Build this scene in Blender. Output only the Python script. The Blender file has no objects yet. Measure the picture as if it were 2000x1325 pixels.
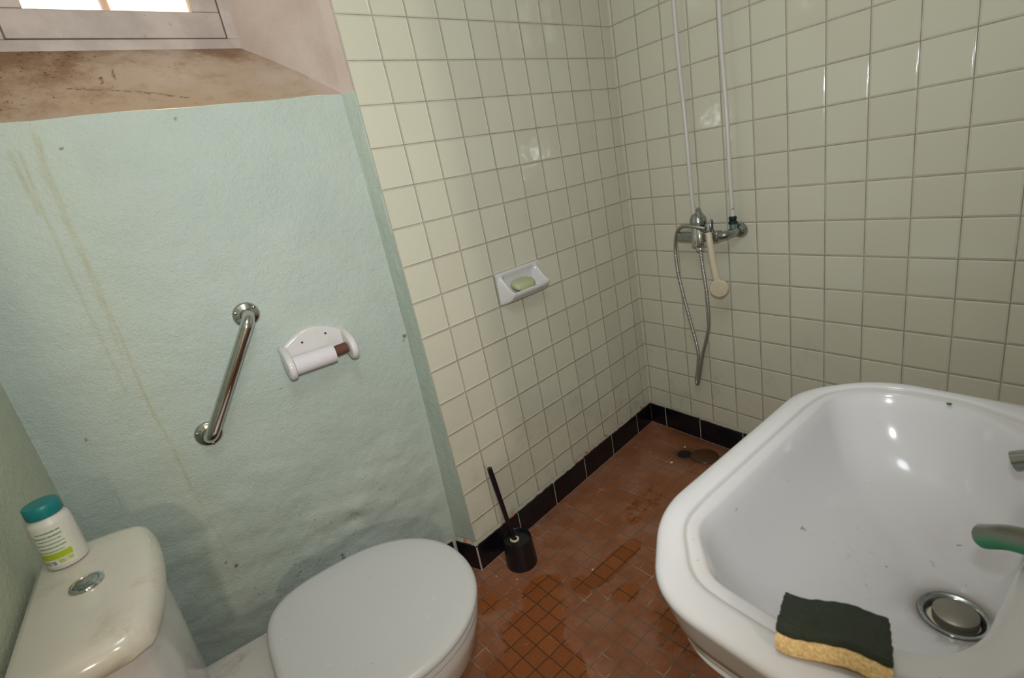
import bpy, bmesh, math, random
import numpy as np
from mathutils import Vector, Matrix, noise
random.seed(7)
C = bpy.context.scene.collection
sc = bpy.context.scene
PI = math.pi

# ---------------------------------------------------------------- camera
CAM = Vector((-1.6782, -1.5897, 1.2472))
RIGHT = Vector((0.80468, -0.56686, -0.17652))
DOWN = Vector((-0.31630, -0.15770, -0.93546))
FWD = Vector((0.50244, 0.80858, -0.30619))
cd = bpy.data.cameras.new('camera'); cam = bpy.data.objects.new('camera', cd); C.objects.link(cam)
M = Matrix((RIGHT, -DOWN, -FWD)).transposed().to_4x4(); M.translation = CAM
cam.matrix_world = M
cd.sensor_width = 36; cd.lens = 1021.66 / 2000 * 36; cd.clip_start = 0.02
cd.dof.use_dof = True; cd.dof.focus_distance = 1.75; cd.dof.aperture_fstop = 8.0
sc.camera = cam
# ---------------------------------------------------------------- light
w = bpy.data.worlds.new('world'); sc.world = w; w.use_nodes = True
bg = w.node_tree.nodes['Background']; bg.inputs[0].default_value = (1.0, 0.80, 0.55, 1); bg.inputs[1].default_value = 2.6
sc.view_settings.view_transform = 'Standard'; sc.view_settings.look = 'None'
sc.view_settings.gamma = 1; sc.view_settings.use_curve_mapping = False
sc.view_settings.exposure = 0.0

def light(name, kind, loc, power, col, size=0.02, aim=None, spot=None, blend=1.0):
    d = bpy.data.lights.new(name, kind); d.energy = power; d.color = col
    if kind in ('POINT', 'SPOT'): d.shadow_soft_size = size
    if kind == 'SPOT': d.spot_size = spot; d.spot_blend = blend
    o = bpy.data.objects.new(name, d); C.objects.link(o); o.location = loc
    if aim is not None:
        o.rotation_euler = (Vector(aim) - Vector(loc)).to_track_quat('-Z', 'Y').to_euler()
    return o
# the photographer's on-camera flash, just above the lens
light('camera_flash', 'SPOT', CAM + Vector((0.030, 0.02, 0.115)), 42, (0.94, 0.99, 1.04), 0.018, aim=tuple(CAM + (FWD + RIGHT * -0.05 + DOWN * -0.32) * 1.5), spot=2.28, blend=1.0)
# bulb in the hallway behind the open door
light('hallway_bulb', 'POINT', (-2.0, -3.3, 1.8), 50, (1.0, 0.85, 0.67), 0.05)
# added fill light under the ceiling, stands in for ambient and bounced light
light('fill_bulb', 'POINT', (-1.45, -1.35, 2.22), 12.5, (0.95, 1.0, 1.06), 0.16)

# ---------------------------------------------------------------- helpers
def tag(o, label=None, cat=None, group=None, kind=None):
    if label: o['label'] = label
    if cat: o['category'] = cat
    if group: o['group'] = group
    if kind: o['kind'] = kind
    return o
def empty(name, loc, label, cat, group=None):
    o = bpy.data.objects.new(name, None); C.objects.link(o); o.location = loc; o.empty_display_size = 0.02
    return tag(o, label, cat, group)
def obj(name, verts, faces, mat, parent=None, smooth=True, angle=40, uv=None, mats=None, midx=None):
    me = bpy.data.meshes.new(name)
    me.from_pydata([tuple(map(float, v)) for v in verts], [], [tuple(int(i) for i in f) for f in faces])
    if uv is not None:
        ul = me.uv_layers.new(name='UVMap')
        for lp in me.loops: ul.data[lp.index].uv = uv[lp.vertex_index]
    me.materials.append(mat)
    if mats:
        for m in mats: me.materials.append(m)
        me.polygons.foreach_set('material_index', midx)
    me.validate(); me.update()
    if smooth:
        me.polygons.foreach_set('use_smooth', [True] * len(me.polygons))
        me.set_sharp_from_angle(angle=math.radians(angle))
    o = bpy.data.objects.new(name, me); C.objects.link(o)
    if parent:
        o.parent = parent
        p = parent; off = Vector((0, 0, 0))
        while p: off += p.location; p = p.parent
        o.location = -off          # parts are written in room coordinates
    return o
def fix_origin(o):
    return o
class MB:
    def __init__(s): s.v = []; s.f = []
    def add(s, vs, fs):
        b = len(s.v); s.v += [Vector(v) for v in vs]; s.f += [tuple(i + b for i in f) for f in fs]; return s
    def rings(s, rings, cap0=True, cap1=True, closed=True):
        n = len(rings[0]); vs = [p for r in rings for p in r]; fs = []
        for i in range(len(rings) - 1):
            for j in range(n if closed else n - 1):
                a = i * n + j; b = i * n + (j + 1) % n
                fs.append((a, b, b + n, a + n))
        if cap0: fs.append(tuple(range(n - 1, -1, -1)))
        if cap1: fs.append(tuple((len(rings) - 1) * n + j for j in range(n)))
        return s.add(vs, fs)
    def lathe(s, prof, base=(0, 0, 0), axis=(0, 0, 1), n=40, cap0=True, cap1=True):
        ax = Vector(axis).normalized(); q = ax.to_track_quat('Z', 'Y').to_matrix(); b = Vector(base)
        R = []
        for r, h in prof:
            R.append([b + q @ Vector((r * math.cos(2 * PI * k / n), r * math.sin(2 * PI * k / n), h)) for k in range(n)])
        return s.rings(R, cap0, cap1)
    def tube(s, pts, r, n=16, caps=True):
        pts = [Vector(p) for p in pts]; N = len(pts); R = []
        t0 = (pts[1] - pts[0]).normalized(); up = Vector((0, 0, 1)) if abs(t0.z) < 0.9 else Vector((1, 0, 0))
        nr = t0.cross(up).normalized()
        for i, p in enumerate(pts):
            t = (pts[min(i + 1, N - 1)] - pts[max(i - 1, 0)]).normalized()
            nr = (nr - t * nr.dot(t)).normalized(); bn = t.cross(nr)
            rr = r[i] if isinstance(r, (list, tuple)) else r
            R.append([p + (nr * math.cos(2 * PI * k / n) + bn * math.sin(2 * PI * k / n)) * rr for k in range(n)])
        return s.rings(R, caps, caps)
    def box(s, lo, hi, bev=0.0):
        bm = bmesh.new(); bmesh.ops.create_cube(bm, size=1)
        lo = Vector(lo); hi = Vector(hi)
        for v in bm.verts: v.co = Vector(((lo[k] + hi[k]) / 2 + v.co[k] * (hi[k] - lo[k]) for k in range(3)))
        if bev: bmesh.ops.bevel(bm, geom=bm.edges[:], offset=bev, segments=3, profile=0.6, affect='EDGES')
        bm.verts.index_update(); s.add([v.co.copy() for v in bm.verts], [[v.index for v in f.verts] for f in bm.faces]); bm.free(); return s
    def xf(s, fn): s.v = [Vector(fn(v)) for v in s.v]; return s
    def build(s, name, mat, parent=None, **k): return obj(name, s.v, s.f, mat, parent, **k)
def spline(pts, n=12):
    pts = [Vector(p) for p in pts]; P = [pts[0] * 2 - pts[1]] + pts + [pts[-1] * 2 - pts[-2]]; out = []
    for i in range(1, len(P) - 2):
        for k in range(n):
            t = k / n; a, b, c, d = P[i - 1], P[i], P[i + 1], P[i + 2]
            out.append(0.5 * ((2 * b) + (c - a) * t + (2 * a - 5 * b + 4 * c - d) * t * t + (3 * b - a - 3 * c + d) * t ** 3))
    out.append(pts[-1]); return out
def grid(fn, us, vs, uvfn=None):
    V = []; UV = []; F = []
    for v in vs:
        for u in us:
            V.append(fn(u, v)); UV.append(uvfn(u, v) if uvfn else (u, v))
    n = len(us)
    for j in range(len(vs) - 1):
        for i in range(n - 1):
            a = j * n + i; F.append((a, a + 1, a + n + 1, a + n))
    return V, F, UV
def lin(a, b, n): return [a + (b - a) * i / n for i in range(n + 1)]

# ---------------------------------------------------------------- materials
class NT:
    def __init__(s, name):
        s.m = bpy.data.materials.new(name); s.m.use_nodes = True; s.t = s.m.node_tree
        s.b = s.t.nodes['Principled BSDF']; s.out = s.t.nodes['Material Output']
    def n(s, typ, **k):
        nd = s.t.nodes.new(typ)
        for a, v in k.items():
            if a == 'ins':
                for kk, vv in v.items(): s.link(vv, nd.inputs[kk])
            else: setattr(nd, a, v)
        return nd
    def link(s, v, inp):
        if isinstance(v, bpy.types.NodeSocket): s.t.links.new(v, inp)
        else: inp.default_value = v
    def math(s, op, a, b=0.0, c=0.0, clamp=False):
        nd = s.n('ShaderNodeMath', operation=op, use_clamp=clamp)
        s.link(a, nd.inputs[0]); s.link(b, nd.inputs[1])
        if op in ('MULTIPLY_ADD', 'SMOOTH_MIN', 'COMPARE'): s.link(c, nd.inputs[2])
        return nd.outputs[0]
    def mix(s, f, a, b):
        nd = s.n('ShaderNodeMix', data_type='RGBA'); s.link(f, nd.inputs[0]); s.link(a, nd.inputs[6]); s.link(b, nd.inputs[7]); return nd.outputs[2]
    def ramp(s, v, lo, hi, a=0.0, b=1.0):
        nd = s.n('ShaderNodeMapRange', interpolation_type='SMOOTHSTEP'); s.link(v, nd.inputs[0])
        nd.inputs[1].default_value = lo; nd.inputs[2].default_value = hi; nd.inputs[3].default_value = a; nd.inputs[4].default_value = b
        return nd.outputs[0]
    def coord(s): return s.n('ShaderNodeNewGeometry').outputs['Position']
    def noise(s, scale, detail=4, rough=0.55, vec=None, dist=0.0, sc3=None):
        nd = s.n('ShaderNodeTexNoise'); nd.inputs['Scale'].default_value = scale; nd.inputs['Detail'].default_value = detail
        nd.inputs['Roughness'].default_value = rough; nd.inputs['Distortion'].default_value = dist
        v = vec or s.coord()
        if sc3:
            mp = s.n('ShaderNodeMapping'); mp.inputs['Scale'].default_value = sc3; s.link(v, mp.inputs[0]); v = mp.outputs[0]
        s.link(v, nd.inputs['Vector']); return nd.outputs['Fac']
    def attr(s, name): return s.n('ShaderNodeAttribute', attribute_name=name).outputs['Fac']
    def bump(s, h, dist=0.001, strength=1.0, normal=None):
        nd = s.n('ShaderNodeBump'); nd.inputs['Distance'].default_value = dist; nd.inputs['Strength'].default_value = strength
        s.link(h, nd.inputs['Height'])
        if normal: s.link(normal, nd.inputs['Normal'])
        return nd.outputs['Normal']
    def set(s, **k):
        names = dict(col='Base Color', rough='Roughness', metal='Metallic', nrm='Normal', spec='Specular IOR Level', coat='Coat Weight', coatr='Coat Roughness', ior='IOR', sub='Subsurface Weight')
        for a, v in k.items():
            if a == 'col' and not isinstance(v, bpy.types.NodeSocket): v = (*v, 1)
            s.link(v, s.b.inputs[names[a]])
        return s
def rgb(h):
    h = h.lstrip('#'); r = [int(h[i:i + 2], 16) / 255 for i in (0, 2, 4)]
    return tuple(((x + 0.055) / 1.055) ** 2.4 if x > 0.04045 else x / 12.92 for x in r)
def c4(c): return (*c, 1)
def simple(name, col, rough=0.5, metal=0.0, var=0.06, vs=30, **k):
    t = NT(name); f = t.noise(vs)
    dark = tuple(x * (1 - var * 2) for x in col)
    t.set(col=t.mix(f, c4(dark), c4(col)), rough=rough, metal=metal, **k); return t.m

def tile_mat(name):
    t = NT(name)
    uv = t.n('ShaderNodeUVMap').outputs[0]
    sp = t.n('ShaderNodeSeparateXYZ'); t.link(uv, sp.inputs[0])
    def edge(x):
        f = t.math('FRACT', x); return t.math('MINIMUM', f, t.math('SUBTRACT', 1.0, f)), f
    ex, fx = edge(sp.outputs[0]); ey, fy = edge(sp.outputs[1])
    e = t.math('MINIMUM', ex, ey)
    grout = t.ramp(e, 0.008, 0.016, 1.0, 0.0)
    cell = t.n('ShaderNodeVectorMath', operation='FLOOR'); t.link(uv, cell.inputs[0])
    wn = t.n('ShaderNodeTexWhiteNoise'); t.link(cell.outputs[0], wn.inputs['Vector'])
    sc3 = t.n('ShaderNodeSeparateColor'); t.link(wn.outputs['Color'], sc3.inputs[0])
    ra, rb, rc = sc3.outputs[0], sc3.outputs[1], sc3.outputs[2]
    base = t.mix(ra, c4(rgb('#ccc9b5')), c4(rgb('#d3d1bd')))
    big = t.noise(2.5, 3)
    base = t.mix(t.math('MULTIPLY', big, 0.35), base, c4(rgb('#c5bfab')))
    # limescale and dirt, strongest low on the wall
    pos = t.n('ShaderNodeSeparateXYZ'); t.link(t.coord(), pos.inputs[0])
    low = t.ramp(pos.outputs[2], 0.05, 0.75, 1.0, 0.0)
    dn = t.ramp(t.noise(9, 6, 0.7), 0.5, 0.75)
    base = t.mix(t.math('MULTIPLY', t.math('MULTIPLY', dn, low), 0.45), base, c4(rgb('#9b9072')))
    sp1 = t.ramp(t.noise(75, 2, 0.5), 0.76, 0.80)
    base = t.mix(t.math('MULTIPLY', sp1, t.math('MULTIPLY', t.ramp(t.noise(5, 2), 0.5, 0.65), 0.6)), base, c4(rgb('#8a7a56')))
    gcol = t.mix(t.ramp(t.noise(12, 4), 0.35, 0.65), c4(rgb('#aa9b88')), c4(rgb('#8f8277')))
    col = t.mix(grout, base, gcol)
    # pillowed edges and slightly crooked setting
    pillow = t.ramp(e, 0.010, 0.055, 0.0, 1.0)
    tx = t.math('MULTIPLY', t.math('SUBTRACT', ra, 0.5), t.math('SUBTRACT', fx, 0.5))
    ty = t.math('MULTIPLY', t.math('SUBTRACT', rb, 0.5), t.math('SUBTRACT', fy, 0.5))
    h = t.math('ADD', t.math('MULTIPLY', pillow, 0.75), t.math('MULTIPLY', t.math('ADD', tx, ty), 1.1))
    wav = t.noise(14, 2, 0.5)
    h = t.math('ADD', h, t.math('MULTIPLY', wav, 0.35))
    n1 = t.bump(h, 0.0022, 1.0)
    t.set(col=col, rough=t.mix(grout, (0.075, 0.075, 0.075, 1), (0.8, 0.8, 0.8, 1)), nrm=n1, spec=0.55)
    return t.m
M_tile = tile_mat('ivory_glazed_tile')

def plaster(name, a, b, pits=True, attrs=True):
    t = NT(name)
    col = t.mix(t.ramp(t.noise(3.0, 5, 0.6), 0.3, 0.7), c4(a), c4(b))
    fine = t.noise(120, 3, 0.6)
    col = t.mix(t.math('MULTIPLY', fine, 0.16), col, c4(tuple(x * 0.72 for x in b)))
    if attrs:
        st = t.attr('drip')
        col = t.mix(t.math('MULTIPLY', st, t.ramp(t.noise(60, 3), 0.2, 0.6, 0.25, 0.62)), col, c4(rgb('#978a3f')))
        col = t.mix(t.math('MULTIPLY', t.attr('cream'), 0.5), col, c4(rgb('#c9c9a6')))
        col = t.mix(t.attr('speck'), col, c4(rgb('#4a4a30')))
        low = t.ramp(t.noise(170, 2), 0.775, 0.80)
        col = t.mix(t.math('MULTIPLY', low, 0.45), col, c4(rgb('#555a3c')))
    h = t.math('ADD', t.math('MULTIPLY', t.noise(55, 5, 0.6), 0.7), t.math('MULTIPLY', t.noise(220, 3, 0.6), 0.25))
    t.set(col=col, rough=0.42, spec=0.35, nrm=t.bump(h, 0.004, 1.0)); return t.m
M_green = plaster('mint_painted_plaster', rgb('#b6c1b7'), rgb('#adb9af'))
M_green2 = plaster('green_painted_plaster', rgb('#c6cdb6'), rgb('#bcc3ac'), attrs=False)
M_strip = plaster('mint_painted_corner', rgb('#b0bbae'), rgb('#a7b3a6'), attrs=False)

def pink(name, mold):
    t = NT(name)
    col = t.mix(t.ramp(t.noise(5, 5, 0.6), 0.3, 0.7), c4(rgb('#c6b8ae')), c4(rgb('#b9a79b')))
    if mold:
        g = t.attr('mold'); col = t.mix(t.math('MULTIPLY', t.ramp(t.noise(4, 4, 0.6), 0.15, 0.6), 0.75), col, c4(rgb('#a58c6c')))
        nn = t.noise(16, 7, 0.75)
        col = t.mix(t.math('MULTIPLY', t.ramp(t.math('ADD', nn, t.math('MULTIPLY', g, 0.42)), 0.52, 0.95), 0.85), col, c4(rgb('#79583a')))
        sp = t.ramp(t.math('ADD', t.noise(110, 3, 0.65), t.math('MULTIPLY', g, 0.10)), 0.68, 0.74)
        col = t.mix(t.math('MULTIPLY', sp, 0.85), col, c4(rgb('#3d2a1a')))
        col = t.mix(t.attr('crack'), col, c4(rgb('#2c2016')))
    else:
        sp = t.ramp(t.noise(80, 3, 0.6), 0.74, 0.80)
        col = t.mix(t.math('MULTIPLY', sp, 0.5), col, c4(rgb('#7a5a48')))
    t.set(col=col, rough=0.5, nrm=t.bump(t.noise(60, 5, 0.65), 0.002, 0.7)); return t.m
M_pink = pink('pink_painted_reveal', False); M_sill = pink('mouldy_pink_sill', True)

def floor_mat():
    t = NT('terracotta_mosaic')
    uv = t.n('ShaderNodeUVMap').outputs[0]
    # joints wander a little
    nz = t.n('ShaderNodeTexNoise'); nz.inputs['Scale'].default_value = 1.3; t.link(uv, nz.inputs['Vector'])
    wob = t.n('ShaderNodeVectorMath', operation='MULTIPLY_ADD'); t.link(nz.outputs['Color'], wob.inputs[0]); wob.inputs[1].default_value = (0.14, 0.14, 0); t.link(uv, wob.inputs[2])
    off = t.n('ShaderNodeVectorMath', operation='SUBTRACT'); t.link(wob.outputs[0], off.inputs[0]); off.inputs[1].default_value = (0.07, 0.07, 0)
    uv2 = off.outputs[0]
    sp = t.n('ShaderNodeSeparateXYZ'); t.link(uv2, sp.inputs[0])
    def edge(x):
        f = t.math('FRACT', x); return t.math('MINIMUM', f, t.math('SUBTRACT', 1.0, f))
    e = t.math('MINIMUM', edge(sp.outputs[0]), edge(sp.outputs[1]))
    joint = t.ramp(e, 0.018, 0.045, 1.0, 0.0)
    cell = t.n('ShaderNodeVectorMath', operation='FLOOR'); t.link(uv2, cell.inputs[0])
    wn = t.n('ShaderNodeTexWhiteNoise'); t.link(cell.outputs[0], wn.inputs['Vector'])
    tilec = t.mix(wn.outputs['Value'], c4(rgb('#8e4c1c')), c4(rgb('#a45e28')))
    tilec = t.mix(t.ramp(t.noise(300, 2), 0.35, 0.65), tilec, c4(rgb('#7c4220')))
    clean = t.attr('clean')
    nn = t.noise(22, 6, 0.65)
    cl = t.ramp(t.math('ADD', clean, t.math('MULTIPLY', t.math('SUBTRACT', nn, 0.5), 1.2)), 0.42, 0.58)
    film = t.mix(t.ramp(t.noise(9, 5, 0.6), 0.35, 0.7), c4(rgb('#8f5a3c')), c4(rgb('#a57a66')))
    filmed = t.mix(t.ramp(t.noise(5, 6, 0.65), 0.30, 0.72, 0.35, 0.85), tilec, film)
    body = t.mix(cl, filmed, tilec)
    body = t.mix(t.math('MULTIPLY', t.ramp(t.noise(34, 5, 0.7), 0.60, 0.74), 0.35), body, c4(rgb('#b59a88')))
    jd = c4(rgb('#38281c')); jl = t.mix(t.ramp(t.noise(11, 4), 0.50, 0.66), c4(rgb('#6f5c4e')), c4(rgb('#a59484')))
    jc = t.mix(cl, jl, jd)
    body = t.mix(t.math('MULTIPLY', joint, 0.85), body, jc)
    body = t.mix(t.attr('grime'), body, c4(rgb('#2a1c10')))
    h = t.math('ADD', t.math('MULTIPLY', t.ramp(e, 0.02, 0.08), 1.0), t.math('MULTIPLY', t.noise(90, 3), 0.3))
    t.set(col=body, rough=t.mix(cl, (0.55, 0.55, 0.55, 1), (0.36, 0.36, 0.36, 1)), nrm=t.bump(h, 0.0007, 0.8), spec=0.4); return t.m
M_floor = floor_mat()

def plinth_mat():
    t = NT('black_glazed_plinth_tile')
    col = t.mix(t.ramp(t.noise(14, 6, 0.7), 0.5, 0.75, 0.0, 0.6), c4(rgb('#0e1016')), c4(rgb('#262830')))
    col = t.mix(t.ramp(t.noise(60, 4, 0.7), 0.70, 0.78, 0.0, 0.5), col, c4(rgb('#6c6860')))
    t.set(col=col, rough=0.22, nrm=t.bump(t.noise(30, 4), 0.0007, 0.6)); return t.m
M_plinth = plinth_mat()
def mortar():
    t = NT('crumbling_mortar')
    col = t.mix(t.ramp(t.noise(26, 5, 0.6), 0.52, 0.68), c4(rgb('#a89f90')), c4(rgb('#a8644a')))
    t.set(col=col, rough=0.85, nrm=t.bump(t.noise(120, 4), 0.002, 1.0)); return t.m
M_mortar = mortar()
M_grout = simple('white_grout', rgb('#b7b0a4'), 0.8, vs=60)
M_orange = simple('orange_mortar_line', rgb('#b5552c'), 0.8, vs=60)

def ceramic(name, col, dirt, amt=0.4, scale=7, lo=0.55, hi=0.8, specks=0.0, rough=0.12):
    t = NT(name)
    f = t.ramp(t.noise(scale, 6, 0.7), lo, hi, 0.0, amt)
    c = t.mix(f, c4(col), c4(dirt))
    if specks: c = t.mix(t.math('MULTIPLY', t.ramp(t.noise(115, 2, 0.5), 0.755, 0.785), specks), c, c4(rgb('#6a5440')))
    t.set(col=c, rough=t.ramp(f, 0.0, max(amt, 0.01), rough, 0.4), nrm=t.bump(t.noise(6, 2), 0.0012, 0.5), spec=0.5); return t.m
M_cer = ceramic('white_ceramic', rgb('#d2cfcc'), rgb('#bdb5a6'), 0.25)
def basin_mat():
    t = NT('basin_ceramic')
    f = t.ramp(t.noise(7, 6, 0.7), 0.55, 0.8, 0.0, 0.25)
    c = t.mix(f, c4(rgb('#c6c3c1')), c4(rgb('#b3aa9c')))
    pos = t.n('ShaderNodeSeparateXYZ'); t.link(t.coord(), pos.inputs[0])
    # scum on the bowl floor
    low = t.ramp(pos.outputs[2], 0.66, 0.75, 1.0, 0.0)
    s = t.ramp(t.noise(24, 7, 0.75, dist=1.5), 0.60, 0.72)
    c = t.mix(t.math('MULTIPLY', t.math('MULTIPLY', s, low), 0.55), c, c4(rgb('#7d705c')))
    c = t.mix(t.math('MULTIPLY', t.ramp(t.noise(60, 2, 0.5), 0.74, 0.77), 0.6), c, c4(rgb('#7a5c48')))
    c = t.mix(t.math('MULTIPLY', t.attr('line'), 0.55), c, c4(rgb('#8d7c62')))
    c = t.mix(t.math('MULTIPLY', t.attr('ring'), 0.6), c, c4(rgb('#6b5a44')))
    t.set(col=c, rough=0.13, nrm=t.bump(t.noise(5, 2), 0.001, 0.4), spec=0.5); return t.m
M_basin = basin_mat()
M_tank = ceramic('stained_tank_ceramic', rgb('#cfc9ba'), rgb('#a58e6c'), 0.6, 11, 0.5, 0.78, 0.5)
M_lid = ceramic('white_seat_plastic', rgb('#c4c3c1'), rgb('#b0a89e'), 0.12, 9, 0.55, 0.8, 0.6, 0.25)
M_shelf = ceramic('stained_bowl_ceramic', rgb('#c8c2ba'), rgb('#9c7a5c'), 0.6, 14, 0.5, 0.72, 0.5)
def chrome(name, col=(0.62, 0.62, 0.62), rough=0.09, dirt=0.0):
    t = NT(name); f = t.ramp(t.noise(40, 5, 0.7), 0.45, 0.7, 0.0, dirt)
    t.set(col=t.mix(f, c4(col), c4(rgb('#4a4034'))), metal=t.ramp(f, 0, 1, 1.0, 0.3), rough=t.ramp(f, 0, 1, rough, 0.6)); return t.m
M_chrome = chrome('chrome', dirt=0.15)
M_chrome_dirty = chrome('tarnished_chrome', (0.42, 0.45, 0.45), 0.16, 0.7)
M_steel = chrome('flexible_steel', (0.52, 0.51, 0.49), 0.36, 0.2)
M_brass = simple('verdigris_brass', rgb('#7c918e'), 0.35, 0.6, vs=90)
M_nut = simple('blackened_nut', rgb('#1f2c28'), 0.5, 0.3, vs=90)
def spout_mat():
    t = NT('verdigris_chrome')
    nrm = t.n('ShaderNodeNewGeometry'); s = t.n('ShaderNodeSeparateXYZ'); t.link(nrm.outputs['Normal'], s.inputs[0])
    f = t.ramp(t.math('ADD', t.math('MULTIPLY', s.outputs[2], -1.0), t.math('MULTIPLY', t.noise(50, 4), 0.6)), -0.1, 0.6)
    t.set(col=t.mix(f, c4(rgb('#7f8076')), c4(rgb('#3f8f68'))), metal=t.ramp(f, 0, 1, 0.9, 0.0), rough=t.ramp(f, 0, 1, 0.25, 0.8)); return t.m
M_spout = spout_mat()
M_pipe = NT('chipped_white_pipe_paint')
_f = M_pipe.ramp(M_pipe.noise(70, 4, 0.7), 0.62, 0.68)
_p = M_pipe.n('ShaderNodeSeparateXYZ'); M_pipe.link(M_pipe.coord(), _p.inputs[0])
_g = M_pipe.ramp(_p.outputs[2], 0.95, 1.25, 1.0, 0.12)
M_pipe.set(col=M_pipe.mix(M_pipe.math('MULTIPLY', _f, _g), c4(rgb('#cfc8c2')), c4(rgb('#3c2c24'))), rough=0.3); M_pipe = M_pipe.m
M_cream = simple('aged_cream_plastic', rgb('#d8cbb0'), 0.4, vs=50, var=0.08)
M_black = simple('black_plastic', rgb('#16161a'), 0.32, vs=50)
M_paper = simple('toilet_paper', rgb('#dcd6d8'), 0.95, vs=200)
M_card = simple('brown_cardboard', rgb('#633d2e'), 0.85, vs=90)
M_rust = simple('rusty_screw', rgb('#4a2c1c'), 0.8, vs=90)
M_soap = simple('pale_green_soap', rgb('#b9bd94'), 0.5, vs=40)
M_white_pl = simple('white_bottle_plastic', rgb('#d8d3c8'), 0.35, vs=20)
M_teal = simple('teal_cap_plastic', rgb('#167d7c'), 0.35, vs=20)
M_sponge = NT('yellow_cellulose_sponge')
M_sponge.set(col=M_sponge.mix(M_sponge.ramp(M_sponge.noise(420, 3), 0.35, 0.65), c4(rgb('#cba76c')), c4(rgb('#e0c48c'))), rough=0.95, nrm=M_sponge.bump(M_sponge.noise(350, 3), 0.002, 1.0)); M_sponge = M_sponge.m
M_pad = NT('dark_green_scourer')
M_pad.set(col=M_pad.mix(M_pad.noise(300, 3), c4(rgb('#20251a')), c4(rgb('#353b28'))), rough=0.95, nrm=M_pad.bump(M_pad.noise(500, 3), 0.003, 1.0)); M_pad = M_pad.m
M_plug = simple('matt_grey_plug', rgb('#8e887c'), 0.45, 0.6, vs=60)
M_leaf = simple('green_leaf', rgb('#3f6f3a'), 0.7)
M_crumb = simple('white_crumb', rgb('#d8cfc0'), 0.9)
M_cover = simple('rusty_drain_cover', rgb('#5c3c20'), 0.35, vs=30, var=0.2)
M_dark = simple('black_grime', rgb('#14100c'), 0.7)
def frame_mat():
    t = NT('old_white_window_paint')
    c = t.mix(t.ramp(t.noise(9, 5, 0.6), 0.35, 0.7), c4(rgb('#baaca2')), c4(rgb('#a4968d')))
    c = t.mix(t.math('MULTIPLY', t.ramp(t.noise(70, 4, 0.7), 0.66, 0.74), 0.7), c, c4(rgb('#6a5040')))
    t.set(col=c, rough=0.45, nrm=t.bump(t.noise(40, 4), 0.0012, 0.6)); return t.m
M_frame = frame_mat()
M_wallpaint = simple('beige_hall_paint', rgb('#cfc3ac'), 0.8, vs=5)
M_ceil = simple('white_ceiling_paint', rgb('#d2d0c8'), 0.8, vs=5)
M_glass = NT('window_glass')
_tr = M_glass.n('ShaderNodeBsdfTransparent'); _tr.inputs[0].default_value = (0.95, 0.93, 0.9, 1)
_gl = M_glass.n('ShaderNodeBsdfGlossy'); _gl.inputs['Roughness'].default_value = 0.05
_mx = M_glass.n('ShaderNodeMixShader'); _mx.inputs[0].default_value = 0.06
M_glass.t.links.new(_tr.outputs[0], _mx.inputs[1]); M_glass.t.links.new(_gl.outputs[0], _mx.inputs[2]); M_glass.t.links.new(_mx.outputs[0], M_glass.out.inputs[0]); M_glass = M_glass.m
M_post = simple('brown_shutter_post', rgb('#c9a98c'), 0.8)
M_globe = NT('fill_lamp_globe'); M_globe.b.inputs['Emission Color'].default_value = (0.92, 0.98, 1, 1); M_globe.b.inputs['Emission Strength'].default_value = 0.6; M_globe = M_globe.m  # globe material for the added fill lamp

def set_attr(o, name, vals):
    a = o.data.attributes.new(name, 'FLOAT', 'POINT'); a.data.foreach_set('value', np.asarray(vals, dtype=np.float32))
def seg_dist(P, a, b):
    a = np.array(a); b = np.array(b); d = b - a; t = np.clip(((P - a) @ d) / (d @ d), 0, 1)
    return np.linalg.norm(P - (a + t[:, None] * d), axis=1)

# ---------------------------------------------------------------- room shell
PT = 0.108; YA = 0.19606; TW = -0.03291663
HTOP = 2.45
uA = Vector((-math.cos(YA), -math.sin(YA), 0)); nA = Vector((math.sin(YA), -math.cos(YA), 0))
def Asurf(d, h, off=0.0): return uA * d + nA * (TW * d * h + off) + Vector((0, 0, h))
DA = 1.137
V, F, UV = grid(lambda d, h: Asurf(d, h), lin(0, DA, 40), lin(0, HTOP, 60), lambda d, h: (d / PT - 0.5209, h / PT - 0.6))
tag(obj('wall_back', V, F, M_tile, uv=UV), kind='structure')
YB = -1.68
V, F, UV = grid(lambda y, h: (0, -y, h), lin(0, -YB, 4), lin(0, HTOP, 4), lambda y, h: ((y / PT - 1.1576) / 1.0197, h / PT - 0.6))
tag(obj('wall_right', V, F, M_tile, uv=UV), kind='structure')

# mint wall under the window
YC = -0.14; XL = -2.012; XR = -1.152; ZS = 1.505
def relief(x, z):
    r = 0.0032 * noise.noise(Vector((x * 5, z * 5, 0.3))) + 0.0016 * noise.noise(Vector((x * 14, z * 14, 1.7)))
    lowk = max(0.0, min(1.0, (0.75 - z) / 0.3))
    r += lowk * (0.0045 * noise.noise(Vector((x * 9 + z * 4, z * 16, 5.1))) + 0.002 * noise.noise(Vector((x * 30, z * 30, 2.2))))
    for (cx, cz, a, s) in ((-1.424, 0.372, 0.008, 0.022), (-1.44, 0.345, -0.009, 0.018), (-1.40, 0.40, 0.006, 0.03), (-1.544, 0.378, 0.004, 0.03), (-1.30, 0.9, 0.003, 0.08)):
        r += a * math.exp(-((x - cx) ** 2 + (z - cz) ** 2) / (2 * s * s))
    return r
def redge(z): return XR + 0.012 * math.sin(PI * min(z, 1.5) / 1.5)
def wallC(s, z):
    x = XL + (redge(z) - XL) * s
    k = min(1.0, (1 - s) / 0.04, s / 0.02)
    zz = z + (0.004 * noise.noise(Vector((x * 7, 0, 9))) if z > ZS - 0.001 else 0)
    return (x, YC - relief(x, z) * k, zz)
ns, nz_ = 230, 360
V, F, UV = grid(wallC, lin(0, 1, ns), lin(0, ZS, nz_))
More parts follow.
